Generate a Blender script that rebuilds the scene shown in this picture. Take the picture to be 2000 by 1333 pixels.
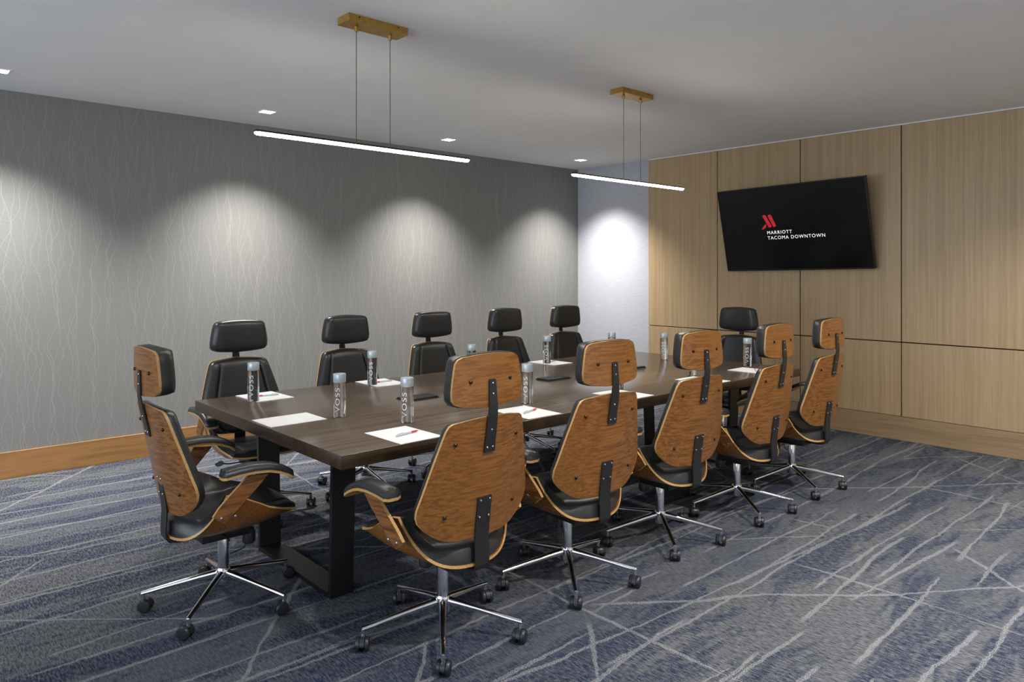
import bpy, bmesh, math, random
from mathutils import Vector, Matrix
random.seed(7)
PI = math.pi
R = math.radians
for o in list(bpy.data.objects):
    bpy.data.objects.remove(o, do_unlink=True)
scene = bpy.context.scene
col = scene.collection

# ---------------------------------------------------------------- camera
cam_d = bpy.data.cameras.new('camera')
cam_d.sensor_width = 36.0
cam_d.lens = 36.0 * 1410.67 / 2000.0
cam_d.shift_y = -(666.5 - 531.18) / 2000.0
cam_d.clip_start = 0.05
cam = bpy.data.objects.new('camera', cam_d)
col.objects.link(cam)
cam.location = (0, 0, 1.46)
cam.rotation_euler = (R(90), 0, 0.833 - PI / 2)
scene.camera = cam

# ---------------------------------------------------------------- view / world
scene.view_settings.view_transform = 'Standard'
scene.view_settings.look = 'None'
scene.view_settings.gamma = 1.0
scene.view_settings.use_curve_mapping = False
scene.view_settings.exposure = 0.48
W = bpy.data.worlds.new('world')
scene.world = W
W.use_nodes = True
W.node_tree.nodes['Background'].inputs[0].default_value = (0.5, 0.55, 0.65, 1)
W.node_tree.nodes['Background'].inputs[1].default_value = 0.02

# light levels (watts / emission strengths)
DOWNLIGHT_W = 200.0
WALLWASH_W = 340.0
PENDANT_E = 76.0
DAYLIGHT_W = 120.0

# room extents
X0, XW = -2.6, 6.72        # wall behind the camera side / wood wall
Y0, YG = -2.4, 6.16        # open side / grey wall
ZC = 2.74

# ================================================================ materials
class NT:
    def __init__(self, name):
        m = bpy.data.materials.new(name); m.use_nodes = True
        self.m = m; self.t = m.node_tree
        self.b = self.t.nodes['Principled BSDF']
    def n(self, kind, **kw):
        nd = self.t.nodes.new(kind)
        for k, v in kw.items():
            setattr(nd, k, v)
        return nd
    def link(self, a, b):
        self.t.links.new(a, b)
    def put(self, sock, v):
        if hasattr(v, 'is_output'):
            self.link(v, sock)
        else:
            sock.default_value = v
    def math(self, op, a, b=None, c=None, clamp=False):
        nd = self.n('ShaderNodeMath', operation=op); nd.use_clamp = clamp
        for i, v in enumerate((a, b, c)):
            if v is not None:
                self.put(nd.inputs[i], v)
        return nd.outputs[0]
    def ramp(self, v, a, b, lo=0.0, hi=1.0):
        nd = self.n('ShaderNodeMapRange', interpolation_type='SMOOTHSTEP')
        self.put(nd.inputs['Value'], v)
        for k, x in (('From Min', a), ('From Max', b), ('To Min', lo), ('To Max', hi)):
            self.put(nd.inputs[k], x)
        return nd.outputs['Result']
    def mix(self, f, a, b):
        nd = self.n('ShaderNodeMix', data_type='RGBA')
        self.put(nd.inputs['Factor'], f)
        self.put(nd.inputs[6], a); self.put(nd.inputs[7], b)
        return nd.outputs[2]
    def xyz(self, obj=True):
        tc = self.n('ShaderNodeTexCoord')
        s = self.n('ShaderNodeSeparateXYZ')
        self.link(tc.outputs['Object'], s.inputs[0])
        return s.outputs[0], s.outputs[1], s.outputs[2]
    def comb(self, x, y, z=0.0):
        nd = self.n('ShaderNodeCombineXYZ')
        for i, v in enumerate((x, y, z)):
            self.put(nd.inputs[i], v)
        return nd.outputs[0]
    def noise(self, vec, scale=1.0, detail=2.0, rough=0.5, dist=0.0):
        nd = self.n('ShaderNodeTexNoise')
        self.link(vec, nd.inputs['Vector'])
        nd.inputs['Scale'].default_value = scale
        nd.inputs['Detail'].default_value = detail
        nd.inputs['Roughness'].default_value = rough
        nd.inputs['Distortion'].default_value = dist
        return nd.outputs['Fac']
    def bump(self, h, strength=0.2, dist=0.01):
        nd = self.n('ShaderNodeBump')
        nd.inputs['Strength'].default_value = strength
        nd.inputs['Distance'].default_value = dist
        self.link(h, nd.inputs['Height'])
        self.link(nd.outputs[0], self.b.inputs['Normal'])
    def col(self, v): self.put(self.b.inputs['Base Color'], v)
    def set(self, rough=0.5, metal=0.0, spec=0.5, coat=0.0):
        self.put(self.b.inputs['Roughness'], rough)
        self.b.inputs['Metallic'].default_value = metal
        self.b.inputs['Specular IOR Level'].default_value = spec
        self.b.inputs['Coat Weight'].default_value = coat

def c4(r, g, b): return (r, g, b, 1.0)

def mat_plain(name, rgb, rough=0.5, metal=0.0, spec=0.5, grain=0.0, gscale=60.0, bump=0.0):
    t = NT(name); t.set(rough, metal, spec)
    if grain > 0 or bump > 0:
        tc = t.n('ShaderNodeTexCoord')
        nz = t.noise(tc.outputs['Object'], gscale, 3.0)
        f = t.ramp(nz, 0.3, 0.7)
        t.col(t.mix(f, c4(*[x * (1 - grain) for x in rgb]), c4(*[min(1, x * (1 + grain)) for x in rgb])))
        if bump > 0: t.bump(nz, bump, 0.002)
    else:
        t.col(c4(*rgb))
    return t.m

def mat_wood(name, dark, mid, light, along='X', freq=38.0, stretch=1.6, rough=0.35, cath=0.5, obj_rand=True):
    """straight or cathedral wood grain running along one object axis"""
    t = NT(name); x, y, z = t.xyz()
    ax = {'X': (x, y, z), 'Y': (y, x, z), 'Z': (z, x, y)}[along]
    oi = t.n('ShaderNodeObjectInfo')
    rnd = t.math('MULTIPLY', oi.outputs['Random'], 37.0) if obj_rand else 0.0
    a = t.math('ADD', t.math('MULTIPLY', ax[0], stretch), rnd)
    v = t.comb(a, ax[1], ax[2])
    warp = t.noise(v, 2.2, 2.0)
    vv = t.n('ShaderNodeVectorMath', operation='MULTIPLY_ADD')
    t.link(t.comb(a, t.math('MULTIPLY', ax[1], freq), t.math('MULTIPLY', ax[2], freq)), vv.inputs[0])
    vv.inputs[1].default_value = (1, 1, 1)
    t.link(t.comb(0.0, t.math('MULTIPLY', warp, freq * cath * 0.5), t.math('MULTIPLY', warp, freq * cath * 0.5)), vv.inputs[2])
    g1 = t.noise(vv.outputs[0], 1.0, 4.0, 0.62)
    g2 = t.noise(t.comb(t.math('MULTIPLY', a, 6.0), t.math('MULTIPLY', ax[1], 420.0), t.math('MULTIPLY', ax[2], 420.0)), 1.0, 2.0)
    base = t.mix(t.ramp(g1, 0.36, 0.62), c4(*dark), c4(*light))
    base = t.mix(t.ramp(warp, 0.35, 0.7, 0.0, 0.45), base, c4(*mid))
    fine = t.ramp(g2, 0.25, 0.75, 0.82, 1.10)
    m = t.n('ShaderNodeVectorMath', operation='SCALE')
    t.link(base, m.inputs[0]); t.link(fine, m.inputs['Scale'])
    t.col(m.outputs[0]); t.set(rough)
    t.bump(g2, 0.06, 0.001)
    return t.m

M = {}
M['walnut'] = mat_wood('walnut_veneer', (0.148, 0.053, 0.010), (0.225, 0.085, 0.018), (0.290, 0.117, 0.027), 'X', 110.0, 1.0, 0.30, 0.07)
M['walnut_dark'] = mat_wood('walnut_bent_arm', (0.12, 0.045, 0.013), (0.22, 0.085, 0.024), (0.31, 0.125, 0.036), 'Y', 60.0, 2.2, 0.32, 0.08)
M['ply'] = mat_plain('plywood_edge', (0.52, 0.30, 0.105), 0.35, grain=0.18, gscale=220)
M['oak'] = mat_wood('oak_panel', (0.44, 0.305, 0.165), (0.485, 0.342, 0.190), (0.52, 0.372, 0.212), 'Z', 42.0, 0.35, 0.42, 0.04)
M['oak_base'] = mat_wood('oak_baseboard_cross', (0.30, 0.200, 0.108), (0.34, 0.232, 0.128), (0.375, 0.258, 0.145), 'Y', 34.0, 0.6, 0.45, 0.25)
M['oak_amber'] = mat_wood('oak_baseboard_amber', (0.26, 0.125, 0.040), (0.31, 0.155, 0.052), (0.36, 0.185, 0.066), 'X', 34.0, 0.6, 0.42, 0.25)
M['table'] = mat_wood('table_dark_walnut', (0.088, 0.063, 0.044), (0.112, 0.082, 0.059), (0.132, 0.098, 0.071), 'X', 40.0, 0.7, 0.19, 0.06)
M['table'].node_tree.nodes['Principled BSDF'].inputs['Specular IOR Level'].default_value = 0.34
M['table_edge'] = mat_wood('table_edge_dark', (0.026, 0.014, 0.006), (0.040, 0.022, 0.010), (0.055, 0.031, 0.014), 'X', 30.0, 0.6, 0.35, 0.2)
M['leg_steel'] = mat_plain('table_leg_bronze_steel', (0.011, 0.010, 0.0105), 0.34, 0.0, 0.5, 0.1, 30)
M['leather'] = mat_plain('black_leather', (0.023, 0.023, 0.0245), 0.35, 0.0, 0.5, 0.12, 260, 0.10)
M['black_metal'] = mat_plain('black_powder_metal', (0.014, 0.014, 0.015), 0.42, 0.0, 0.5, 0.1, 300, 0.05)
M['black_plastic'] = mat_plain('black_plastic', (0.016, 0.017, 0.020), 0.38, 0.0, 0.5, 0.08, 120)
M['grey_plastic'] = mat_plain('grey_plastic', (0.16, 0.165, 0.16), 0.35, 0.0, 0.5, 0.08, 90)
M['chrome'] = mat_plain('chrome', (0.80, 0.81, 0.83), 0.09, 1.0, 0.5, 0.02, 15)
M['bolt'] = mat_plain('dark_bronze_bolt', (0.045, 0.028, 0.016), 0.32, 0.7, 0.5, 0.1, 90)
M['screw'] = mat_plain('steel_screw', (0.62, 0.62, 0.60), 0.25, 1.0, 0.5, 0.05, 90)
M['brass'] = mat_plain('brushed_brass', (0.50, 0.300, 0.070), 0.42, 0.75, 0.5, 0.10, 40)
M['wire'] = mat_plain('steel_cable', (0.12, 0.12, 0.125), 0.4, 0.8, 0.5, 0.05, 90)
M['paper'] = mat_plain('white_paper', (0.86, 0.86, 0.87), 0.6, 0.0, 0.3, 0.015, 20)
M['pen_white'] = mat_plain('pen_barrel_grey', (0.52, 0.55, 0.60), 0.25, 0.0, 0.5, 0.04, 60)
M['pen_red'] = mat_plain('pen_grip_red', (0.62, 0.06, 0.05), 0.4, 0.0, 0.5, 0.04, 60)
M['cap'] = mat_plain('bottle_cap_silver', (0.50, 0.56, 0.60), 0.32, 0.35, 0.5, 0.03, 60)
M['print'] = mat_plain('bottle_print_white', (0.80, 0.82, 0.84), 0.5, 0.0, 0.4, 0.02, 60)
M['tv_black'] = mat_plain('tv_bezel_black', (0.010, 0.010, 0.011), 0.35, 0.0, 0.5, 0.08, 60)
M['tv_screen'] = mat_plain('tv_screen_glass', (0.0035, 0.0035, 0.004), 0.22, 0.0, 0.35, 0.05, 10)
M['gap'] = mat_plain('panel_gap_dark', (0.018, 0.011, 0.006), 0.8, 0.0, 0.2, 0.1, 20)
M['ceiling'] = mat_plain('ceiling_paint', (0.86, 0.86, 0.85), 0.85, 0.0, 0.2, 0.012, 4, 0.03)
M['paint'] = mat_plain('plain_wall_paint', (0.74, 0.74, 0.73), 0.85, 0.0, 0.2, 0.02, 6, 0.03)
M['trim_white'] = mat_plain('downlight_trim_white', (0.80, 0.80, 0.80), 0.5, 0.0, 0.3, 0.02, 30)

def mat_emit(name, rgb, s):
    t = NT(name); t.col(c4(*rgb)); t.set(0.5)
    tc = t.n('ShaderNodeTexCoord')
    nz = t.noise(tc.outputs['Object'], 8.0, 1.0)
    t.link(t.mix(t.ramp(nz, 0.2, 0.8), c4(*rgb), c4(*[min(1, x * 1.02) for x in rgb])), t.b.inputs['Emission Color'])
    t.b.inputs['Emission Strength'].default_value = s
    return t.m
M['lens'] = mat_emit('downlight_lens', (1.0, 0.98, 0.93), 9.0)
M['diffuser'] = mat_emit('pendant_diffuser', (1.0, 0.93, 0.82), PENDANT_E)
M['txt_white'] = mat_emit('screen_lettering', (0.75, 0.75, 0.75), 0.75)
M['logo_red'] = mat_emit('screen_logo_red', (0.42, 0.012, 0.025), 0.5)

def mat_water():
    t = NT('clear_bottle_water'); t.col(c4(0.96, 0.98, 0.99)); t.set(0.01)
    t.b.inputs['Transmission Weight'].default_value = 1.0
    t.b.inputs['IOR'].default_value = 1.34
    tc = t.n('ShaderNodeTexCoord')
    nz = t.noise(tc.outputs['Object'], 30.0, 1.0)
    t.link(t.ramp(nz, 0.3, 0.7, 0.0, 0.03), t.b.inputs['Roughness'])
    return t.m
M['water'] = mat_water()

def mat_wallpaper():
    t = NT('grey_wallpaper'); x, y, z = t.xyz()
    total = None
    for k, (sp, off, fr, amp) in enumerate(((0.115, 0.0, 3.2, 1.15), (0.131, 0.37, 2.6, 1.2), (0.104, 0.71, 3.9, 1.1), (0.143, 0.13, 3.0, 1.15), (0.122, 0.52, 2.9, 1.2))):
        u = t.math('ADD', t.math('DIVIDE', x, sp), off)
        idc = t.math('FLOOR', u)
        fr_ = t.math('SUBTRACT', u, idc)
        wob = t.noise(t.comb(t.math('MULTIPLY', idc, 13.37), t.math('MULTIPLY', z, fr), k * 7.7), 1.0, 1.0, 0.5)
        d = t.math('ADD', t.math('SUBTRACT', fr_, 0.5), t.math('MULTIPLY', t.math('SUBTRACT', wob, 0.5), amp * 1.6))
        ln = t.ramp(t.math('ABSOLUTE', d), 0.004, 0.017, 1.0, 0.0)
        fade = t.ramp(t.noise(t.comb(t.math('MULTIPLY', idc, 5.1), t.math('MULTIPLY', z, 1.3), k * 3.1), 1.0, 1.0), 0.34, 0.6, 0.25, 1.0)
        ln = t.math('MULTIPLY', ln, fade)
        total = ln if total is None else t.math('MAXIMUM', total, ln)
    weave = t.noise(t.comb(t.math('MULTIPLY', x, 420.0), t.math('MULTIPLY', z, 90.0), 0.0), 1.0, 2.0)
    base = t.mix(t.ramp(weave, 0.3, 0.7), c4(0.178, 0.176, 0.169), c4(0.228, 0.226, 0.217))
    t.col(t.mix(t.math('MULTIPLY', total, 0.5), base, c4(0.36, 0.357, 0.34)))
    t.set(0.62, spec=0.35)
    t.bump(total, 0.12, 0.002)
    return t.m
M['wallpaper'] = mat_wallpaper()

def mat_linen():
    t = NT('white_linen_wall'); x, y, z = t.xyz()
    h = t.noise(t.comb(t.math('MULTIPLY', y, 9.0), t.math('MULTIPLY', z, 150.0), 0.0), 1.0, 3.0, 0.6)
    t.col(t.mix(t.ramp(h, 0.3, 0.7), c4(0.44, 0.450, 0.495), c4(0.52, 0.531, 0.572)))
    t.set(0.8, spec=0.25); t.bump(h, 0.15, 0.002)
    return t.m
M['linen'] = mat_linen()

def mat_carpet():
    t = NT('patterned_carpet'); x, y, z = t.xyz()
    # woven fibre hatch
    fib = t.noise(t.comb(t.math('MULTIPLY', x, 150.0), t.math('MULTIPLY', y, 26.0), 0.0), 1.0, 4.0, 0.75)
    fib2 = t.noise(t.comb(t.math('MULTIPLY', x, 260.0), t.math('MULTIPLY', y, 260.0), 3.0), 1.0, 2.0, 0.6)
    base = t.mix(t.ramp(fib, 0.36, 0.64), c4(0.040, 0.043, 0.051), c4(0.146, 0.150, 0.160))
    big = t.noise(t.comb(t.math('MULTIPLY', x, 0.55), t.math('MULTIPLY', y, 1.1), 9.0), 1.0, 3.0, 0.55)
    base = t.mix(t.ramp(big, 0.42, 0.62, 0.0, 0.55), base, c4(0.054, 0.062, 0.084))
    # navy brushed patches, long along the room
    wx = t.math('ADD', x, t.math('MULTIPLY', t.noise(t.comb(x, y, 2.0), 1.7, 2.0), 0.3))
    wy = t.math('ADD', y, t.math('MULTIPLY', t.noise(t.comb(x, y, 5.0), 1.3, 2.0), 0.35))
    p1 = t.noise(t.comb(t.math('MULTIPLY', wx, 0.75), t.math('MULTIPLY', wy, 5.2), 1.0), 1.0, 4.0, 0.65)
    p2 = t.noise(t.comb(t.math('MULTIPLY', wx, 2.6), t.math('MULTIPLY', wy, 7.5), 6.0), 1.0, 4.0, 0.65)
    pm = t.math('MAXIMUM', t.ramp(p1, 0.475, 0.55), t.math('MULTIPLY', t.ramp(p2, 0.57, 0.65), 0.85))
    scr = t.ramp(t.math('ADD', t.math('MULTIPLY', fib, 0.7), t.math('MULTIPLY', fib2, 0.5)), 0.50, 0.70, 1.0, 0.12)
    pm = t.math('MULTIPLY', pm, scr)
    colr = t.mix(t.math('MULTIPLY', pm, 0.92), base, c4(0.009, 0.017, 0.046))
    # pale drawn lines: (angle, spacing, width, wobble, mask lo, mask hi)
    tot = None
    for k, (ang, sp, w, wob, lo, hi) in enumerate(((0.0, 0.19, 0.0048, 0.04, 0.48, 0.51), (2.5, 0.31, 0.0058, 0.06, 0.49, 0.52), (-4.0, 0.47, 0.005, 0.05, 0.51, 0.54),
                                                   (90.0, 0.62, 0.005, 0.09, 0.54, 0.57), (50.0, 0.66, 0.0055, 0.08, 0.52, 0.55), (-38.0, 0.74, 0.0055, 0.10, 0.53, 0.56))):
        ca, sa = math.cos(R(ang)), math.sin(R(ang))
        al = t.math('ADD', t.math('MULTIPLY', x, ca), t.math('MULTIPLY', y, sa))
        ac = t.math('ADD', t.math('MULTIPLY', x, -sa), t.math('MULTIPLY', y, ca))
        wb = t.noise(t.comb(t.math('MULTIPLY', al, 1.1), t.math('MULTIPLY', ac, 1.5), k * 4.3), 1.0, 2.0, 0.5)
        jit = t.noise(t.comb(t.math('MULTIPLY', al, 22.0), t.math('MULTIPLY', ac, 3.0), k * 1.3), 1.0, 1.0, 0.5)
        u = t.math('DIVIDE', t.math('ADD', t.math('ADD', ac, t.math('MULTIPLY', wb, wob * 2.0)), t.math('MULTIPLY', jit, 0.02)), sp)
        cell = t.math('FLOOR', u)
        off = t.math('MULTIPLY', t.math('SUBTRACT', t.noise(t.comb(t.math('MULTIPLY', cell, 3.7), k * 11.0, 0.0), 1.0, 0.0), 0.5), 0.9)
        fr_ = t.math('ABSOLUTE', t.math('SUBTRACT', t.math('SUBTRACT', t.math('FRACT', u), 0.5), off))
        wid = t.ramp(t.noise(t.comb(t.math('MULTIPLY', al, 2.5), t.math('MULTIPLY', cell, 2.0), k * 2.9 + 1), 1.0, 1.0), 0.3, 0.7, 0.9 * w / sp, 2.6 * w / sp)
        soft = t.ramp(t.math('DIVIDE', fr_, wid), 0.5, 1.2, 1.0, 0.0)
        mk = t.ramp(t.noise(t.comb(t.math('MULTIPLY', al, 0.7), t.math('MULTIPLY', cell, 5.3), k * 8.1 + 20), 1.0, 1.0), lo, hi)
        ln = t.math('MULTIPLY', soft, mk)
        tot = ln if tot is None else t.math('MAXIMUM', tot, ln)
    tot = t.math('MULTIPLY', tot, t.ramp(fib2, 0.42, 0.56, 0.0, 0.85))
    colr = t.mix(tot, colr, c4(0.27, 0.268, 0.272))
    t.col(colr); t.set(0.95, spec=0.1)
    t.bump(fib2, 0.35, 0.004)
    return t.m
M['carpet'] = mat_carpet()

# ================================================================ mesh helpers
def mesh_obj(name, verts, faces, mats, parent=None, midx=None, smooth=True, angle=38):
    me = bpy.data.meshes.new(name)
    me.from_pydata([tuple(v) for v in verts], [], faces)
    for m in (mats if isinstance(mats, (list, tuple)) else [mats]):
        me.materials.append(M[m] if isinstance(m, str) else m)
    if midx:
        for p, i in zip(me.polygons, midx): p.material_index = i
    bm = bmesh.new(); bm.from_mesh(me)
    bmesh.ops.recalc_face_normals(bm, faces=bm.faces)
    bm.to_mesh(me); bm.free()
    if smooth:
        me.polygons.foreach_set('use_smooth', [True] * len(me.polygons))
        me.set_sharp_from_angle(angle=R(angle))
    o = bpy.data.objects.new(name, me); col.objects.link(o)
    if parent: o.parent = parent
    return o

def bm_obj(name, bm, mats, parent=None, smooth=True, angle=38):
    me = bpy.data.meshes.new(name)
    bmesh.ops.recalc_face_normals(bm, faces=bm.faces)
    bm.to_mesh(me); bm.free()
    for m in (mats if isinstance(mats, (list, tuple)) else [mats]):
        me.materials.append(M[m] if isinstance(m, str) else m)
    if smooth:
        me.polygons.foreach_set('use_smooth', [True] * len(me.polygons))
        me.set_sharp_from_angle(angle=R(angle))
    o = bpy.data.objects.new(name, me); col.objects.link(o)
    if parent: o.parent = parent
    return o

def add_box(bm, lo, hi, bev=0.0, seg=2):
    ret = bmesh.ops.create_cube(bm, size=1.0)
    vs = ret['verts']
    c = [(lo[i] + hi[i]) / 2 for i in range(3)]; s = [hi[i] - lo[i] for i in range(3)]
    for v in vs: v.co = Vector((c[0] + v.co.x * s[0], c[1] + v.co.y * s[1], c[2] + v.co.z * s[2]))
    if bev > 0:
        es = list({e for v in vs for e in v.link_edges})
        bmesh.ops.bevel(bm, geom=es, offset=bev, segments=seg, affect='EDGES', profile=0.5)
def box(name, lo, hi, mat, parent=None, bev=0.0, seg=2):
    bm = bmesh.new(); add_box(bm, lo, hi, bev, seg)
    return bm_obj(name, bm, mat, parent)

def add_tube(bm, pts, rad, n=10, caps=True):
    pts = [Vector(p) for p in pts]
    rads = rad if isinstance(rad, (list, tuple)) else [rad] * len(pts)
    rings = []
    up = None
    for i, p in enumerate(pts):
        d = (pts[min(i + 1, len(pts) - 1)] - pts[max(i - 1, 0)]).normalized()
        if up is None:
            up = Vector((0, 0, 1)) if abs(d.z) < 0.9 else Vector((1, 0, 0))
        a = d.cross(up).normalized(); b = a.cross(d).normalized(); up = b
        rings.append([bm.verts.new(p + (a * math.cos(2 * PI * k / n) + b * math.sin(2 * PI * k / n)) * rads[i]) for k in range(n)])
    for r0, r1 in zip(rings, rings[1:]):
        for k in range(n):
            bm.faces.new((r0[k], r0[(k + 1) % n], r1[(k + 1) % n], r1[k]))
    if caps:
        bm.faces.new(rings[0][::-1]); bm.faces.new(rings[-1])
def tube(name, pts, rad, mat, parent=None, n=10):
    bm = bmesh.new(); add_tube(bm, pts, rad, n)
    return bm_obj(name, bm, mat, parent)

def add_lathe(bm, prof, n=24, mtx=None):
    rings = []
    for r, z in prof:
        ring = []
        for k in range(n):
            co = Vector((r * math.cos(2 * PI * k / n), r * math.sin(2 * PI * k / n), z))
            if mtx is not None: co = mtx @ co
            ring.append(bm.verts.new(co))
        rings.append(ring)
    for r0, r1 in zip(rings, rings[1:]):
        for k in range(n):
            bm.faces.new((r0[k], r0[(k + 1) % n], r1[(k + 1) % n], r1[k]))
    bm.faces.new(rings[0][::-1]); bm.faces.new(rings[-1])
def lathe(name, prof, mat, parent=None, n=24, mtx=None):
    bm = bmesh.new(); add_lathe(bm, prof, n, mtx)
    return bm_obj(name, bm, mat, parent)

def slab(name, front, back, mats, parent=None, edge_mat=0, angle=38):
    """closed solid from two matching vertex grids (rows of equal length)"""
    nr, nc = len(front), len(front[0])
    verts = [p for row in front for p in row] + [p for row in back for p in row]
    off = nr * nc
    faces, mi = [], []
    for i in range(nr - 1):
        for j in range(nc - 1):
            a = i * nc + j
            faces.append((a, a + 1, a + nc + 1, a + nc)); mi.append(0)
            faces.append((off + a, off + a + nc, off + a + nc + 1, off + a + 1)); mi.append(0)
    rim = [j for j in range(nc)] + [i * nc + nc - 1 for i in range(1, nr)] + [(nr - 1) * nc + j for j in range(nc - 2, -1, -1)] + [i * nc for i in range(nr - 2, 0, -1)]
    for k in range(len(rim)):
        a, b = rim[k], rim[(k + 1) % len(rim)]
        faces.append((a, off + a, off + b, b)); mi.append(edge_mat)
    return mesh_obj(name, verts, faces, mats, parent, mi, True, angle)

def tag(o, label=None, cat=None, group=None, kind=None):
    if label: o['label'] = label
    if cat: o['category'] = cat
    if group: o['group'] = group
    if kind: o['kind'] = kind
    return o
def empty(name, loc=(0, 0, 0), rz=0.0):
    o = bpy.data.objects.new(name, None); col.objects.link(o)
    o.empty_display_size = 0.1
    o.location = loc; o.rotation_euler = (0, 0, rz)
    return o
def copy_tree(o, parent=None):
    c = o.copy(); col.objects.link(c); c.parent = parent
    for ch in list(o.children): copy_tree(ch, c)
    return c
def lerp_tab(tab, x):
    if x <= tab[0][0]: return tab[0][1]
    for (a, fa), (b, fb) in zip(tab, tab[1:]):
        if x <= b: return fa + (fb - fa) * (x - a) / (b - a)
    return tab[-1][1]

# ================================================================ room shell
def plane_wall(name, lo, hi, mat, label):
    o = box(name, lo, hi, mat)
    return tag(o, label, None, None, 'structure')
fl = box('floor', (X0 - .1, Y0 - .1, -0.08), (XW + .1, YG + .1, 0.0), 'carpet')
tag(fl, 'grey and navy patterned carpet with pale drawn lines', kind='structure')
ce = box('ceiling', (X0 - .1, Y0 - .1, ZC), (XW + .1, YG + .1, ZC + 0.08), 'ceiling')
tag(ce, 'plain light grey painted ceiling', kind='structure')
plane_wall('wall_left', (X0 - .1, YG, 0), (XW + .1, YG + 0.1, ZC), 'wallpaper', 'grey wallpapered wall with pale wavy vertical lines')
plane_wall('wall_front', (X0 - .1, Y0 - 0.1, 0), (XW + .1, Y0, ZC), 'paint', 'plain painted wall behind the open carpet')
wr = box('wall_right', (X0 - 0.1, Y0, 0), (X0, YG, 0.55), 'paint')
tag(wr, 'plain painted window wall opposite the screen', kind='structure')
box('header', (X0 - 0.1, Y0, 2.45), (X0, YG, ZC), 'paint', wr)
box('pier', (X0 - 0.1, Y0, 0.55), (X0, -1.6, 2.45), 'paint', wr)
box('pier', (X0 - 0.1, 5.4, 0.55), (X0, YG, 2.45), 'paint', wr)
wn = box('window_1', (X0 - 0.1, -1.6, 0.55), (X0 - 0.02, 5.4, 0.60), 'trim_white')
tag(wn, 'wide window with white frame opposite the screen', kind='structure')
box('head_rail', (X0 - 0.1, -1.6, 2.40), (X0 - 0.02, 5.4, 2.45), 'trim_white', wn)
for k in range(6):
    yy = -1.6 + 7.0 * k / 5
    box('mullion', (X0 - 0.1, max(-1.6, yy - 0.03), 0.60), (X0 - 0.02, min(5.4, yy + 0.03), 2.40), 'trim_white', wn)
dl = bpy.data.lights.new('daylight', 'AREA'); dl.shape = 'RECTANGLE'; dl.size = 6.9; dl.size_y = 1.8
dl.energy = DAYLIGHT_W; dl.color = (0.78, 0.88, 1.0)
dlo = bpy.data.objects.new('daylight', dl); col.objects.link(dlo)
dlo.location = (X0 - 0.16, 1.9, 1.5); dlo.rotation_euler = (PI / 2, 0, -PI / 2)
PE = 5.045   # where oak panelling ends and the white linen wall begins
wb = box('wall_back', (XW, Y0, 0), (XW + 0.1, YG, ZC), 'linen')
tag(wb, 'end wall, white linen covering beside oak panels', kind='structure')
bk = box('panel_backing', (XW - 0.012, Y0 + .01, 0.0), (XW, PE - 0.004, ZC - 0.004), 'gap', wb)
joints = [PE, 4.155, 3.258, 2.356, 1.455, 0.555, -0.345, -1.245, -2.145, Y0 + 0.01]
GZ = 0.850; BB = 0.207; g = 0.0045
for a, b in zip(joints, joints[1:]):
    for (z0, z1) in ((BB + 0.003, GZ - g), (GZ + g, ZC - 0.012)):
        box('panel', (XW - 0.032, b + g, z0), (XW - 0.010, a - (g if a != PE else 0), z1), 'oak', wb, 0.0015, 1)
bw = box('baseboard_back', (XW - 0.030, Y0 + .01, 0.0), (XW - 0.012, PE, BB), 'oak_base', None, 0.002, 1)
tag(bw, 'oak baseboard under the oak panels', kind='structure')
bw2 = box('baseboard_corner', (XW - 0.016, PE + 0.001, 0.0), (XW, YG - .016, 0.19), 'oak_amber', None, 0.002, 1)
tag(bw2, 'amber oak baseboard under the white linen wall', kind='structure')
bl = box('baseboard_left', (X0, YG - 0.016, 0.0), (XW, YG, 0.19), 'oak_amber', None, 0.002, 1)
tag(bl, 'amber oak baseboard under the grey wallpaper', kind='structure')
tr = box('trim_1', (XW - 0.036, Y0 + .01, ZC - 0.011), (XW - 0.010, PE, ZC), 'ceiling', None, 0.001, 1)
tag(tr, 'slim white shadow trim above the oak panels', kind='structure')

# ================================================================ downlights
def downlight(x, y, watts, label, wash=False, group='recessed ceiling downlights'):
    t = empty('downlight', (x, y, ZC))
    tag(t, label, 'downlight', group)
    s = 0.062
    bm = bmesh.new()
    # square trim ring
    for lo, hi in (((-s, -s), (s, -s + 0.012)), ((-s, s - 0.012), (s, s)), ((-s, -s + 0.012), (-s + 0.012, s - 0.012)), ((s - 0.012, -s + 0.012), (s, s - 0.012))):
        add_box(bm, (lo[0], lo[1], -0.004), (hi[0], hi[1], 0.0))
    bm_obj('trim_ring', bm, 'trim_white', t, False)
    box('lens', (-s + 0.012, -s + 0.012, -0.003), (s - 0.012, s - 0.012, -0.001), 'lens', t)
    ld = bpy.data.lights.new('downlight_beam', 'SPOT')
    ld.energy = watts; ld.spot_size = R(103 if wash else 128); ld.spot_blend = 1.0 if wash else 0.85
    ld.shadow_soft_size = 0.045; ld.color = (1.0, 0.975, 0.93)
    lo_ = bpy.data.objects.new('downlight_beam', ld); col.objects.link(lo_)
    lo_.parent = t; lo_.location = (0, 0, -0.012)
    return t
for i, (x, nm) in enumerate(((0.675, 'fourth'), (2.433, 'third'), (4.246, 'second'), (6.137, 'first'))):
    downlight(x, 5.585, WALLWASH_W, 'square recessed downlight along the grey wall, %s from the white linen wall' % nm, True)
downlight(-1.15, 5.585, WALLWASH_W, 'square recessed downlight along the grey wall, fifth from the white linen wall', True)
for y, yn in ((0.75, 'over the open carpet'), (-1.35, 'beside the plain wall')):
    for x, nm in ((5.35, 'first'), (3.55, 'second'), (1.75, 'third')):
        downlight(x, y, DOWNLIGHT_W, 'square recessed downlight %s, %s from the oak wall' % (yn, nm))

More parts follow.
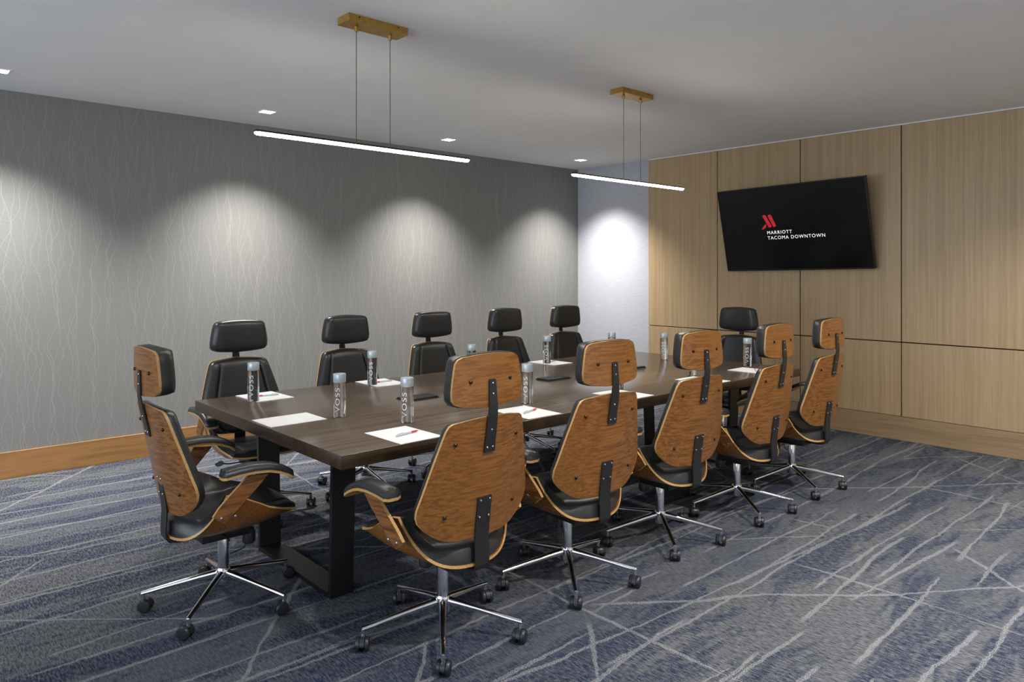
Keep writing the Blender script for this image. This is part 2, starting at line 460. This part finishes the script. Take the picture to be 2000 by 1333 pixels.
# ================================================================ pendants
def pendant(xa, xb, xw0, xw1, label):
    xc = (xw0 + xw1) / 2; Y = 3.23
    t = empty('linear_pendant', (xc, Y, ZC)); tag(t, label, 'pendant lamp', 'linear pendants over the table')
    box('ceiling_canopy', (-0.175, -0.056, -0.038), (0.175, 0.056, 0.0), 'brass', t, 0.001, 1)
    for s in (-1, 1):
        for yy in (-0.0565, 0.0565):
            lathe('canopy_screw', [(0.004, -0.0015), (0.004, 0.0015)], 'bolt', t, 10, Matrix.Translation((s * 0.115, yy, -0.011)) @ Matrix.Rotation(PI / 2, 4, 'X'))
    for xw in (xw0, xw1):
        lathe('cable_gland', [(0.008, -0.066), (0.009, -0.060), (0.009, -0.040), (0.006, -0.038)], 'brass', t, 12, Matrix.Translation((xw - xc, 0, 0)))
        tube('suspension_cable', [(xw - xc, 0, -0.060), (xw - xc, 0, -0.625)], 0.0018, 'wire', t, 6)
    L0, L1 = xa - xc, xb - xc
    bar = box('light_bar', (L0, -0.0165, -0.640), (L1, 0.0165, -0.630), 'bolt', t, 0.002, 1)
    # rounded glowing diffuser hanging below the profile
    bm = bmesh.new(); n = 14; rings = []
    for x in (L0 + 0.002, L0 + 0.010, L1 - 0.010, L1 - 0.002):
        sc = 0.6 if x in (L0 + 0.002, L1 - 0.002) else 1.0
        rings.append([bm.verts.new((x, 0.016 * sc * math.cos(PI * k / n), -0.640 - 0.0135 * sc * math.sin(PI * k / n))) for k in range(n + 1)])
    for r0, r1 in zip(rings, rings[1:]):
        for k in range(n): bm.faces.new((r0[k], r0[k + 1], r1[k + 1], r1[k]))
        bm.faces.new((r0[0], r1[0], r1[n], r0[n]))
    bm.faces.new(rings[0]); bm.faces.new(rings[-1][::-1])
    bm_obj('diffuser', bm, 'diffuser', bar)
    return t
pendant(1.348, 2.600, 1.873, 2.073, 'brass linear pendant with glowing bar over the table end away from the television')
pendant(3.470, 4.716, 3.997, 4.188, 'brass linear pendant with glowing bar over the table end near the television')

# ================================================================ conference table
TX0, TX1, TY0, TY1, TZ = 1.385, 5.145, 2.500, 4.120, 0.75
tb = empty('conference_table', ((TX0 + TX1) / 2, (TY0 + TY1) / 2, 0))
tag(tb, 'long dark walnut conference table with glossy top and dark steel loop legs', 'table')
hx, hy = (TX1 - TX0) / 2, (TY1 - TY0) / 2
bm = bmesh.new(); add_box(bm, (-hx, -hy, TZ - 0.056), (hx, hy, TZ), 0.0025, 2)
top = bm_obj('tabletop', bm, ['table', 'table_edge'], tb)
for p in top.data.polygons:
    p.material_index = 0 if p.normal.z > 0.5 else 1
def leg_loop(xc):
    w = 0.057; th = 0.022
    yt, yb = 0.415, 0.388; zt = TZ - 0.056
    outer = [(-yt, zt), (yt, zt), (yb, 0.0), (-yb, 0.0)]
    inner = [(-yt + th + .002, zt - th), (yt - th - .002, zt - th), (yb - th, th), (-yb + th, th)]
    verts = []; faces = []
    for ring in (outer, inner):
        for s in (-1, 1):
            for (y, z) in ring: verts.append((xc + s * w, y, z))
    for k in range(4):
        j = (k + 1) % 4
        faces += [(k, j, 4 + j, 4 + k), (8 + k, 12 + k, 12 + j, 8 + j), (k, 8 + k, 8 + j, j), (4 + k, 4 + j, 12 + j, 12 + k)]
    o = mesh_obj('leg_loop', verts, faces, 'leg_steel', tb, None, False)
    return o
leg_loop(-hx + 0.236); leg_loop(hx - 0.236)
box('underframe_rail', (-hx + 0.28, -0.05, TZ - 0.10), (hx - 0.28, 0.05, TZ - 0.0565), 'leg_steel', tb, 0.002, 1)

# flush power lids along the middle of the table
for x, nm in ((2.335, 'farthest from'), (3.42, 'second from'), (4.235, 'nearest')):
    t = empty('power_box', (x, 3.355, TZ)); tag(t, 'flat black power lid on the table centre line, %s the television' % nm, 'power box', 'table power lids')
    box('frame', (-0.105, -0.062, 0.0), (0.105, 0.062, 0.004), 'black_metal', t, 0.001, 1)
    box('lid', (-0.100, -0.056, 0.004), (0.100, 0.056, 0.011), 'black_plastic', t, 0.0015, 1)

# ================================================================ chair
def build_chair():
    t = empty('office_chair')
    # ---- five star base
    HZ = 0.129; RL = 0.322
    hub = lathe('hub', [(0.026, 0.086), (0.030, 0.091), (0.031, 0.146), (0.027, 0.154)], 'chrome', t, 24)
    for k in range(5):
        a = R(17 + 72 * k); c, s = math.cos(a), math.sin(a)
        bm = bmesh.new()
        prof = [(0.020, HZ + 0.004, 0.0145, 0.017), (0.10, HZ - 0.009, 0.0135, 0.0145), (0.20, HZ - 0.027, 0.012, 0.0115), (RL + 0.006, HZ - 0.050, 0.0105, 0.0085)]
        rings = []
        for (r, z, hw, hh) in prof:
            ring = []
            for q in range(10):
                an = 2 * PI * q / 10
                u, v = hw * math.cos(an), hh * math.sin(an)
                ring.append(bm.verts.new((c * r - s * u, s * r + c * u, z + v)))
            rings.append(ring)
        for r0, r1 in zip(rings, rings[1:]):
            for q in range(10): bm.faces.new((r0[q], r0[(q + 1) % 10], r1[(q + 1) % 10], r1[q]))
        bm.faces.new(rings[0][::-1]); bm.faces.new(rings[-1])
        bm_obj('base_leg', bm, 'chrome', t)
        cx, cy = c * RL, s * RL
        # caster: chrome stem, black fork, two wheels
        ca = a + R(55 + 97 * k); cc, cs = math.cos(ca), math.sin(ca)
        cst = lathe('caster', [(0.0085, 0.050), (0.0085, 0.082)], 'chrome', t, 12, Matrix.Translation((cx, cy, 0)))
        wx, wy = cx - 0.012 * cc, cy - 0.012 * cs
        mt = Matrix.Translation((wx, wy, 0.0275)) @ Matrix.Rotation(ca, 4, 'Z')
        bm = bmesh.new()
        rings = []
        for an in range(0, 181, 15):
            rr = 0.0285
            rings.append([bm.verts.new(mt @ Vector((rr * math.cos(R(an)) * f, yv, rr * math.sin(R(an)) * f))) for (f, yv) in ((1.03, -0.009), (1.03, 0.009), (0.80, 0.009), (0.80, -0.009))])
        for r0, r1 in zip(rings, rings[1:]):
            for q in range(4): bm.faces.new((r0[q], r0[(q + 1) % 4], r1[(q + 1) % 4], r1[q]))
        bm.faces.new(rings[0][::-1]); bm.faces.new(rings[-1])
        bm_obj('fork', bm, 'black_plastic', cst)
        for sd in (-1, 1):
            mw = mt @ Matrix.Translation((0, sd * 0.0165, 0)) @ Matrix.Rotation(-sd * PI / 2, 4, 'X')
            lathe('wheel', [(0.024, -0.0075), (0.0275, -0.005), (0.0275, 0.004), (0.024, 0.0085), (0.012, 0.0105)], 'black_plastic', cst, 20, mw)
    # ---- gas column and mechanism
    lathe('column', [(0.0235, 0.146), (0.0235, 0.280), (0.0215, 0.286)], 'chrome', t, 24)
    lathe('piston', [(0.0135, 0.280), (0.0135, 0.300)], 'chrome', t, 16)
    box('mechanism', (-0.06, -0.11, 0.294), (0.06, 0.10, 0.342), 'black_metal', t, 0.006, 2)
    lathe('tension_knob', [(0.024, 0.235), (0.029, 0.241), (0.029, 0.285), (0.022, 0.300)], 'black_plastic', t, 18, Matrix.Translation((0, 0.115, 0)))
    lv = tube('lever', [(0.055, -0.02, 0.320), (0.15, -0.03, 0.320), (0.185, -0.032, 0.326)], 0.004, 'black_metal', t, 8)
    bm = bmesh.new(); add_lathe(bm, [(0.006, -0.003), (0.017, -0.0035), (0.017, 0.0035), (0.006, 0.004)], 18, Matrix.Translation((0.205, -0.034, 0.330)) @ Matrix.Rotation(R(70), 4, 'X') @ Matrix.Scale(1.5, 4, (1, 0, 0)))
    bm_obj('lever_paddle', bm, 'grey_plastic', lv)
    tube('tilt_cable', [(0.03, 0.05, 0.33), (0.055, 0.09, 0.285), (0.05, 0.075, 0.235), (0.026, 0.02, 0.215)], 0.003, 'black_plastic', t, 6)

    # ---- seat shell : bent plywood bucket
    def seat_pt(u, v, inset=0.0):
        au = abs(u)
        yr = -0.235 + 0.150 * au ** 1.7
        yf = 0.262 - 0.030 * au ** 2
        y = yr + (yf - yr) * v
        hw = lerp_tab(((0, 0.272), (0.35, 0.285), (0.7, 0.268), (1.0, 0.232)), v) - inset
        x = hw * (u * (1.0 + 0.36 * (1 - au)))
        zc = lerp_tab(((0, 0.346), (0.2, 0.343), (0.55, 0.352), (0.85, 0.384), (1.0, 0.398)), v)
        wing = lerp_tab(((0, 0.200), (0.12, 0.198), (0.45, 0.135), (0.8, 0.055), (1.0, 0.014)), v)
        z = zc + wing * au ** 3.2
        return Vector((x, y, z))
    NU, NV = 33, 19
    def seat_grid(inset, lift, vlo=0.0, vhi=1.0, ulim=1.0):
        rows = []
        for i in range(NV):
            v = vlo + (vhi - vlo) * i / (NV - 1); row = []
            for j in range(NU):
                u = (-1 + 2 * j / (NU - 1)) * ulim
                p = seat_pt(u, v, inset)
                du = seat_pt(min(1, u + .01), v, inset) - seat_pt(max(-1, u - .01), v, inset)
                dv = seat_pt(u, min(1, v + .01), inset) - seat_pt(u, max(0, v - .01), inset)
                nrm = du.cross(dv).normalized()
                L = lift(u, v) if callable(lift) else lift
                row.append(p + nrm * L)
            rows.append(row)
        return rows
    slab('seat_shell', seat_grid(0, 0.011), seat_grid(0, 0.0), ['walnut', 'ply'], t, 1)
    def clift(u, v):
        e = max(0.0, 1 - max(abs(u) ** 10, abs(2 * v - 1) ** 14))
        body = 0.072 * (1 - 0.60 * abs(u) ** 2.2) * (1.0 - 0.45 * max(0, (v - 0.7) / 0.3))
        seam = 0.010 * math.exp(-((abs(u) - 0.62) / 0.035) ** 2)
        return 0.016 + (body - seam) * e ** 0.4
    slab('seat_cushion', seat_grid(0.004, clift, 0.015, 0.985, 0.985), seat_grid(0.004, 0.0112, 0.015, 0.985, 0.985), ['leather'], t, 0, 60)

    # ---- back panel
    OUT = [(0.458, 0.090), (0.4605, 0.130), (0.470, 0.166), (0.490, 0.203), (0.520, 0.240), (0.548, 0.263), (0.572, 0.271), (0.600, 0.269), (0.645, 0.256), (0.73, 0.233),
           (0.80, 0.213), (0.86, 0.195), (0.885, 0.186), (0.900, 0.176), (0.908, 0.160), (0.911, 0.130)]
    def back_pt(u, z, hw, dy=0.0):
        x = u * hw
        yc = -0.300 + (0.91 - z) / 0.45 * 0.062
        y = yc + 0.050 * (x / 0.26) ** 2
        zz = z + (0.010 * (1 - u * u) if z > 0.87 else 0.0) - (0.006 * (1 - u * u) if z < 0.47 else 0.0)
        return Vector((x, y + dy, zz))
    def back_grid(dy, sc=1.0, tf=None):
        rows = []
        for (z, hw) in OUT:
            zz = 0.687 + (z - 0.687) * sc
            row = []
            for j in range(49):
                u = -1 + 2 * j / 48
                d = dy if tf is None else dy + tf(u, (z - 0.462) / 0.449)
                row.append(back_pt(u, zz, hw * sc, d))
            rows.append(row)
        return rows
    slab('back_panel', back_grid(0.0), back_grid(0.011), ['walnut', 'ply'], t, 1)
    def bthick(u, v):
        e = max(0.0, 1 - max(abs(u) ** 8, abs(2 * v - 1) ** 10))
        seam = 0.022 * math.exp(-((abs(u) - 0.66) / 0.035) ** 2) * (1 if v < 0.93 else 0.3)
        lumb = 0.012 * math.exp(-((v - 0.35) / 0.25) ** 2) * (1 - u * u)
        return 0.010 + (0.040 - seam + lumb) * e ** 0.45
    slab('back_cushion', back_grid(0.0115, 0.985), back_grid(0.0115, 0.985, bthick), ['leather'], t, 0, 60)

    # ---- headrest
    HO = [(0.966, 0.110), (0.968, 0.140), (0.977, 0.162), (0.992, 0.172), (1.02, 0.173), (1.06, 0.168), (1.10, 0.161), (1.125, 0.155), (1.139, 0.145), (1.147, 0.125), (1.149, 0.100)]
    def head_grid(dy, sc=1.0, tf=None):
        rows = []
        for (z, hw) in HO:
            row = []
            zz = 1.0575 + (z - 1.0575) * sc
            for j in range(21):
                u = -1 + 2 * j / 20
                x = u * hw * sc
                zq = zz + (0.006 * (1 - u * u) if z > 1.13 else 0) - (0.010 * (1 - u * u) if z < 0.98 else 0)
                y = -0.302 + 0.020 * (x / 0.17) ** 2 + (zz - 1.0575) * 0.05
                row.append(Vector((x, y + dy + (tf(u, (z - 0.966) / 0.183) if tf else 0), zq)))
            rows.append(row)
        return rows
    slab('headrest_panel', head_grid(0.0), head_grid(0.011), ['walnut', 'ply'], t, 1)
    def hthick(u, v):
        e = max(0.0, 1 - max(abs(u) ** 6, abs(2 * v - 1) ** 6))
        return 0.030 + 0.042 * e ** 0.5
    slab('headrest_cushion', head_grid(0.0115, 1.03), head_grid(0.0115, 1.03, hthick), ['leather'], t, 0, 60)

    # ---- brackets on the back
    def strap(name, pts, mat='black_metal', th=0.006):
        front, back = [], []
        for (z, y, hw) in pts:
            front.append([Vector((-hw, y, z)), Vector((-hw * .3, y, z)), Vector((hw * .3, y, z)), Vector((hw, y, z))])
            back.append([Vector((-hw, y - th, z)), Vector((-hw * .3, y - th, z)), Vector((hw * .3, y - th, z)), Vector((hw, y - th, z))])
        return slab(name, front, back, [mat], t, 0, 30)
    hb = strap('headrest_bracket', [(0.785, -0.2840, 0.0265), (0.82, -0.2885, 0.0255), (0.905, -0.3035, 0.0235), (0.955, -0.3085, 0.0205), (0.975, -0.3075, 0.0195), (1.055, -0.3025, 0.0165), (1.060, -0.3025, 0.012)])
    for z, y, x in ((1.045, -0.309, 0.0), (1.005, -0.312, 0.0), (0.87, -0.3035, 0.0), (0.803, -0.2925, -0.013), (0.803, -0.2925, 0.013)):
        lathe('bracket_screw', [(0.0042, -0.0025), (0.0042, 0.001), (0.0025, 0.0025)], 'screw', hb, 10, Matrix.Translation((x, y, z)) @ Matrix.Rotation(PI / 2, 4, 'X'))
    # L shaped bar from back panel to under the seat
    bb = bmesh.new()
    pth = [(-0.2585, 0.612), (-0.2520, 0.56), (-0.2440, 0.50), (-0.2400, 0.455), (-0.2440, 0.38), (-0.2430, 0.350), (-0.232, 0.333), (-0.20, 0.326), (-0.08, 0.322)]
    hwid = [0.034] * 5 + [0.033, 0.031, 0.030, 0.030]
    ra, rb = [], []
    for i, ((y, z), hw) in enumerate(zip(pth, hwid)):
        a_ = Vector(pth[max(0, i - 1)]); b_ = Vector(pth[min(len(pth) - 1, i + 1)])
        d = (b_ - a_).normalized(); nrm = Vector((-d.y, d.x))   # towards back/below
        if nrm.x > 0 and i < 5: nrm = -nrm
        off = nrm * 0.006 if (nrm.x < 0 or nrm.y < 0) else -nrm * 0.006
        ra.append([Vector((-hw, y, z)), Vector((hw, y, z))]); rb.append([Vector((-hw, y + off.x, z + off.y)), Vector((hw, y + off.x, z + off.y))])
    bb.free()
    lb = slab('back_bracket', ra, rb, ['black_metal'], t, 0, 30)
    for x, z in ((-0.022, 0.60), (0.022, 0.60), (-0.022, 0.535), (0.022, 0.535)):
        yy = -0.266 + (0.60 - z) * 0.125
        lathe('bracket_screw', [(0.0045, -0.0025), (0.0045, 0.001), (0.0025, 0.0025)], 'screw', lb, 10, Matrix.Translation((x, yy, z)) @ Matrix.Rotation(PI / 2, 4, 'X'))
    # ---- bolts through the veneer
    for (x, z) in ((-0.150, 0.831), (0.150, 0.831), (-0.168, 0.560), (0.168, 0.560)):
        y = -0.300 + (0.91 - z) / 0.45 * 0.062 + 0.050 * (x / 0.26) ** 2
        lathe('back_bolt', [(0.0075, -0.001), (0.0075, 0.003), (0.0045, 0.006), (0.002, 0.007)], 'bolt', t, 14, Matrix.Translation((x, y - 0.0005, z)) @ Matrix.Rotation(PI / 2, 4, 'X'))
    for x in (-0.097, 0.097):
        y = -0.302 + 0.020 * (x / 0.17) ** 2
        lathe('headrest_bolt', [(0.0075, -0.001), (0.0075, 0.003), (0.0045, 0.006), (0.002, 0.0065)], 'bolt', t, 14, Matrix.Translation((x, y - 0.0005, 1.056)) @ Matrix.Rotation(PI / 2, 4, 'X'))

    # ---- arms
    for s in (-1, 1):
        # bent ply post: bottom on shell flank, leaning forward, up and out
        pa = [(-0.128, 0.462, 0.284), (-0.105, 0.492, 0.291), (-0.060, 0.540, 0.300), (-0.005, 0.595, 0.309), (0.022, 0.625, 0.313)]
        front, back = [], []
        for i, (y, z, x) in enumerate(pa):
            w = (0.036, 0.041, 0.042, 0.042, 0.044)[i]
            dv = Vector((0.62, -0.50)) if i < 4 else Vector((0.95, -0.12))
            fr, bk_ = [], []
            for q in (-1, -0.5, 0.5, 1):
                yy, zz = y + dv.x * w * q, z + dv.y * w * q
                fr.append(Vector((s * x, yy, zz))); bk_.append(Vector((s * (x + 0.013), yy, zz)))
            front.append(fr); back.append(bk_)
        arm = slab('armrest', front, back, ['walnut_dark', 'ply'], t, 1, 30)
        # curved wooden strip and padded top
        prof = [(-0.128, 0.630), (-0.118, 0.633), (-0.06, 0.6385), (0.0, 0.640), (0.06, 0.634), (0.10, 0.622), (0.138, 0.605), (0.163, 0.589), (0.171, 0.582)]
        def strip(zo, wsc, extra=None):
            rows = []
            for i, (y, z) in enumerate(prof):
                e = min(1.0, 0.50 + 0.5 * min(1, min(i, len(prof) - 1 - i) / 1.0)) if i in (0, len(prof) - 1) else 1.0
                hw = 0.037 * e * wsc
                row = []
                for q in range(9):
                    u = -1 + q / 4
                    ex = extra(u, i / (len(prof) - 1)) if extra else 0
                    row.append(Vector((s * (0.318 + u * hw), y, z + zo + ex)))
                rows.append(row)
            return rows
        slab('arm_strip', strip(0.0, 1.0), strip(0.011, 1.0), ['ply'], arm, 0, 40)
        pad = lambda u, v: 0.006 + 0.021 * (max(0.0, 1 - max(abs(u) ** 4, abs(2 * v - 1) ** 8))) ** 0.5
        slab('arm_pad', strip(0.0112, 1.04), strip(0.0112, 1.04, pad), ['leather'], arm, 0, 60)
        for (y, z) in ((-0.088, 0.500), (-0.118, 0.470), (-0.062, 0.468)):
            lathe('arm_bolt', [(0.007, -0.001), (0.007, 0.0025), (0.004, 0.004)], 'screw', arm, 12, Matrix.Translation((s * 0.302 if z > 0.49 else s * 0.299, y, z)) @ Matrix.Rotation(s * PI / 2, 4, 'Y'))
    return t

ORD = ('fifth', 'fourth', 'third', 'second', 'first')
chair0 = build_chair()
seats = []
for i, (x, y, ph) in enumerate(((1.757, 2.350, 0.5), (2.507, 2.367, -3.0), (3.262, 2.383, -3.5), (4.012, 2.358, 0.0), (4.727, 2.362, 0.0))):
    seats.append((x, y, ph, 'office chair, back to open carpet, %s from the television wall' % ORD[i], 'chairs on the open carpet side'))
for i, (x, y, ph) in enumerate(((1.790, 4.270, 180), (2.545, 4.275, 180), (3.285, 4.270, 180), (4.030, 4.265, 180), (4.760, 4.265, 180))):
    seats.append((x, y, ph, 'office chair, back to grey wallpaper, %s from the television wall' % ORD[i], 'chairs on the grey wall side'))
seats.append((1.203, 3.222, -90, 'office chair at the table end opposite the television', 'chairs at the table ends'))
seats.append((5.335, 3.270, 90, 'office chair at the table end in front of the television wall', 'chairs at the table ends'))
for i, (x, y, ph, lab, grp) in enumerate(seats):
    o = chair0 if i == 0 else copy_tree(chair0)
    o.location = (x, y, 0); o.rotation_euler = (0, 0, R(ph))
    tag(o, 'walnut and leather ' + lab, 'chair', grp)
    if ph == -90:
        for ch in o.children:
            if ch.name.split('.')[0] in ('hub', 'base_leg', 'caster'): ch.rotation_euler = (0, 0, R(11))
            if ch.name.split('.')[0] in ('back_panel', 'back_cushion', 'headrest_panel', 'headrest_cushion', 'headrest_bracket', 'back_bolt', 'headrest_bolt'):
                pv = Vector((0, -0.245, 0.47)); mr = Matrix.Rotation(R(3.5), 4, 'X')   # this one is leaned back
                ch.matrix_local = Matrix.Translation(pv) @ mr @ Matrix.Translation(-pv)

# ================================================================ table setting
def text_mesh(name, body, size, mat, parent=None, extrude=0.0, bold=0.0, space=1.0):
    cu = bpy.data.curves.new(name, 'FONT')
    cu.body = body; cu.size = size; cu.align_x = 'LEFT'; cu.align_y = 'CENTER'
    cu.space_character = space; cu.offset = bold; cu.extrude = extrude; cu.resolution_u = 3
    ob = bpy.data.objects.new(name + '_curve', cu); col.objects.link(ob)
    dg = bpy.context.evaluated_depsgraph_get()
    me = bpy.data.meshes.new_from_object(ob.evaluated_get(dg))
    bpy.data.objects.remove(ob, do_unlink=True); bpy.data.curves.remove(cu)
    me.name = name
    me.materials.clear(); me.materials.append(M[mat])
    o = bpy.data.objects.new(name, me); col.objects.link(o)
    if parent: o.parent = parent
    return o

def build_bottle():
    t = empty('water_bottle')
    lathe('bottle_body', [(0.022, 0.0), (0.0285, 0.002), (0.0305, 0.006), (0.0305, 0.168), (0.0290, 0.171)], 'water', t, 40)
    lathe('cap', [(0.0300, 0.1712), (0.0308, 0.173), (0.0308, 0.210), (0.0295, 0.2125)], 'cap', t, 40)
    tx = text_mesh('lettering', 'VOSS', 0.034, 'print', t, 0.0, 0.0, 1.15)
    me = tx.data
    xs = [v.co.x for v in me.vertices]; w = max(xs) - min(xs); x0 = min(xs)
    for v in me.vertices:
        h = 0.028 + (v.co.x - x0) * (0.118 / w)      # reads upward
        ang = -v.co.y / 0.0312
        v.co = Vector((0.0312 * math.sin(ang), -0.0312 * math.cos(ang), h))
    return t

def build_pen():
    t = empty('pen')
    mt = Matrix.Rotation(PI / 2, 4, 'Y')
    lathe('barrel', [(0.003, -0.070), (0.0045, -0.066), (0.0045, 0.022)], 'pen_white', t, 12, Matrix.Translation((0, 0, 0.0048)) @ mt)
    lathe('grip', [(0.0047, 0.022), (0.0052, 0.026), (0.0050, 0.052), (0.0042, 0.056)], 'pen_red', t, 12, Matrix.Translation((0, 0, 0.0048)) @ mt)
    lathe('tip', [(0.0038, 0.056), (0.0012, 0.068), (0.0006, 0.071)], 'screw', t, 10, Matrix.Translation((0, 0, 0.0048)) @ mt)
    bm = bmesh.new(); add_box(bm, (-0.062, -0.0012, 0.0095), (-0.028, 0.0012, 0.0112), 0.0004, 1)
    bm_obj('clip', bm, 'screw', t)
    return t

bottle0 = build_bottle(); pen0 = build_pen()
paper_me = None
SIDE = 'table edge by open carpet'; WALL = 'table edge by grey wall'
def who(side, i):
    return '%s, %s from the television wall' % (side, ORD[i])
places = []   # paper x,y,rot ; bottle x,y ; pen dx,dy,rot or None ; description
NP = ((1.765, 2.645, 1), (2.510, 2.650, -2), (3.285, 2.660, 0), (4.095, 2.655, 0), (4.765, 2.672, 1))
NB = ((1.920, 2.846), (2.685, 2.830), (3.470, 2.842), (4.255, 2.839), (4.953, 2.821))
FP = ((1.722, 3.985, 2), (2.490, 3.985, -1), (3.255, 3.980, 0), (4.020, 3.980, 3), (4.740, 3.980, 0))
FB = ((1.613, 3.880), (2.401, 3.945), (3.127, 3.852), (3.960, 3.955), (4.582, 3.825))
for i in range(5):
    places.append((NP[i], NB[i], (0.015, -0.010, 12 + 5 * i), who(SIDE, i)))
for i in range(5):
    places.append((FP[i], FB[i], (0.01, 0.0, 170 + 8 * i), who(WALL, i)))
places.append(((1.540, 3.280, 90), (1.750, 3.178), None, 'at the table end opposite the television'))
places.append(((4.985, 3.290, 90), (4.857, 3.508), (0.0, 0.01, 100), 'at the table end nearest the television'))
nb = 0
for k, (pp, bt, pn, desc) in enumerate(places):
    if paper_me is None:
        po = box('note_paper', (-0.108, -0.14, 0.0), (0.108, 0.14, 0.0016), 'paper'); paper_me = po.data
    else:
        po = bpy.data.objects.new('note_paper', paper_me); col.objects.link(po)
    po.location = (pp[0], pp[1], TZ); po.rotation_euler = (0, 0, R(pp[2]))
    tag(po, 'white note paper, ' + desc, 'paper', 'note papers on the table')
    b = bottle0 if k == 0 else copy_tree(bottle0)
    b.location = (bt[0], bt[1], TZ)
    # lettering turned roughly toward the open side of the room
    face = math.atan2(-bt[1], -bt[0]) + PI / 2
    b.rotation_euler = (0, 0, face - R(14) + R((k * 37) % 30 - 15) * 0.6)
    tag(b, 'silver-capped water bottle, ' + desc, 'bottle', 'water bottles on the table')
    if pn:
        p = pen0 if nb == 0 else copy_tree(pen0); nb += 1
        p.location = (pp[0] + pn[0], pp[1] + pn[1], TZ + 0.0016); p.rotation_euler = (0, 0, R(pn[2]))
        tag(p, 'red-gripped pen on paper, ' + desc, 'pen', 'pens on the note papers')

# ================================================================ television
tv = empty('television', (6.545, 3.284, 1.878))
tag(tv, 'large black wall television tilted down, showing a red logo and white lettering', 'television')
# local frame: x = screen right, y = into the wall, z = screen up
tv.rotation_euler = (Matrix.Rotation(R(-0.9), 3, 'Z') @ Matrix.Rotation(-PI / 2, 3, 'Z') @ Matrix.Rotation(R(12.6), 3, 'X') @ Matrix.Rotation(R(-0.9), 3, 'Y')).to_euler()
TW, TH = 1.464, 0.8235
box('housing', (-TW / 2, 0.004, -TH / 2), (TW / 2, 0.040, TH / 2), 'tv_black', tv, 0.003, 2)
bz = bmesh.new()
bw_ = 0.008
for lo, hi in (((-TW / 2, -TH / 2), (TW / 2, -TH / 2 + 0.014)), ((-TW / 2, TH / 2 - bw_), (TW / 2, TH / 2)), ((-TW / 2, -TH / 2 + 0.014), (-TW / 2 + bw_, TH / 2 - bw_)), ((TW / 2 - bw_, -TH / 2 + 0.014), (TW / 2, TH / 2 - bw_))):
    add_box(bz, (lo[0], -0.002, lo[1]), (hi[0], 0.004, hi[1]))
bm_obj('bezel', bz, 'tv_black', tv, False)
sc = box('screen', (-TW / 2 + bw_, 0.0005, -TH / 2 + 0.014), (TW / 2 - bw_, 0.004, TH / 2 - bw_), 'tv_screen', tv)
box('wall_mount', (-0.20, 0.040, -0.16), (0.20, 0.120, 0.10), 'black_metal', tv, 0.004, 1)
def on_screen(o, x, z):
    o.rotation_euler = (PI / 2, 0, 0); o.location = (x, -0.0006, z)
t1 = text_mesh('lettering', 'MARRIOTT', 0.046, 'txt_white', sc, 0.0, 0.0, 1.18)
on_screen(t1, -0.245, -0.038)
t2 = text_mesh('lettering', 'TACOMA DOWNTOWN', 0.046, 'txt_white', sc, 0.0, 0.0, 1.18)
on_screen(t2, -0.245, -0.090)
def poly(name, pts):
    return mesh_obj(name, [(x, -0.0006, z) for x, z in pts], [tuple(range(len(pts)))], 'logo_red', sc, None, False)
L = lambda px, pz: (-0.245 + (px - 440) * 0.000443, -0.010 + (520 - pz) * 0.000443)
poly('logo_stroke', [L(378, 200), L(402, 183), L(455, 185), L(572, 440), L(556, 462), L(502, 466)])
poly('logo_stroke', [L(505, 205), L(528, 185), L(580, 186), L(672, 425), L(655, 452), L(606, 462)])
poly('logo_stroke', [L(425, 385), L(456, 402), L(432, 455), L(395, 490), L(328, 505), L(360, 450)])
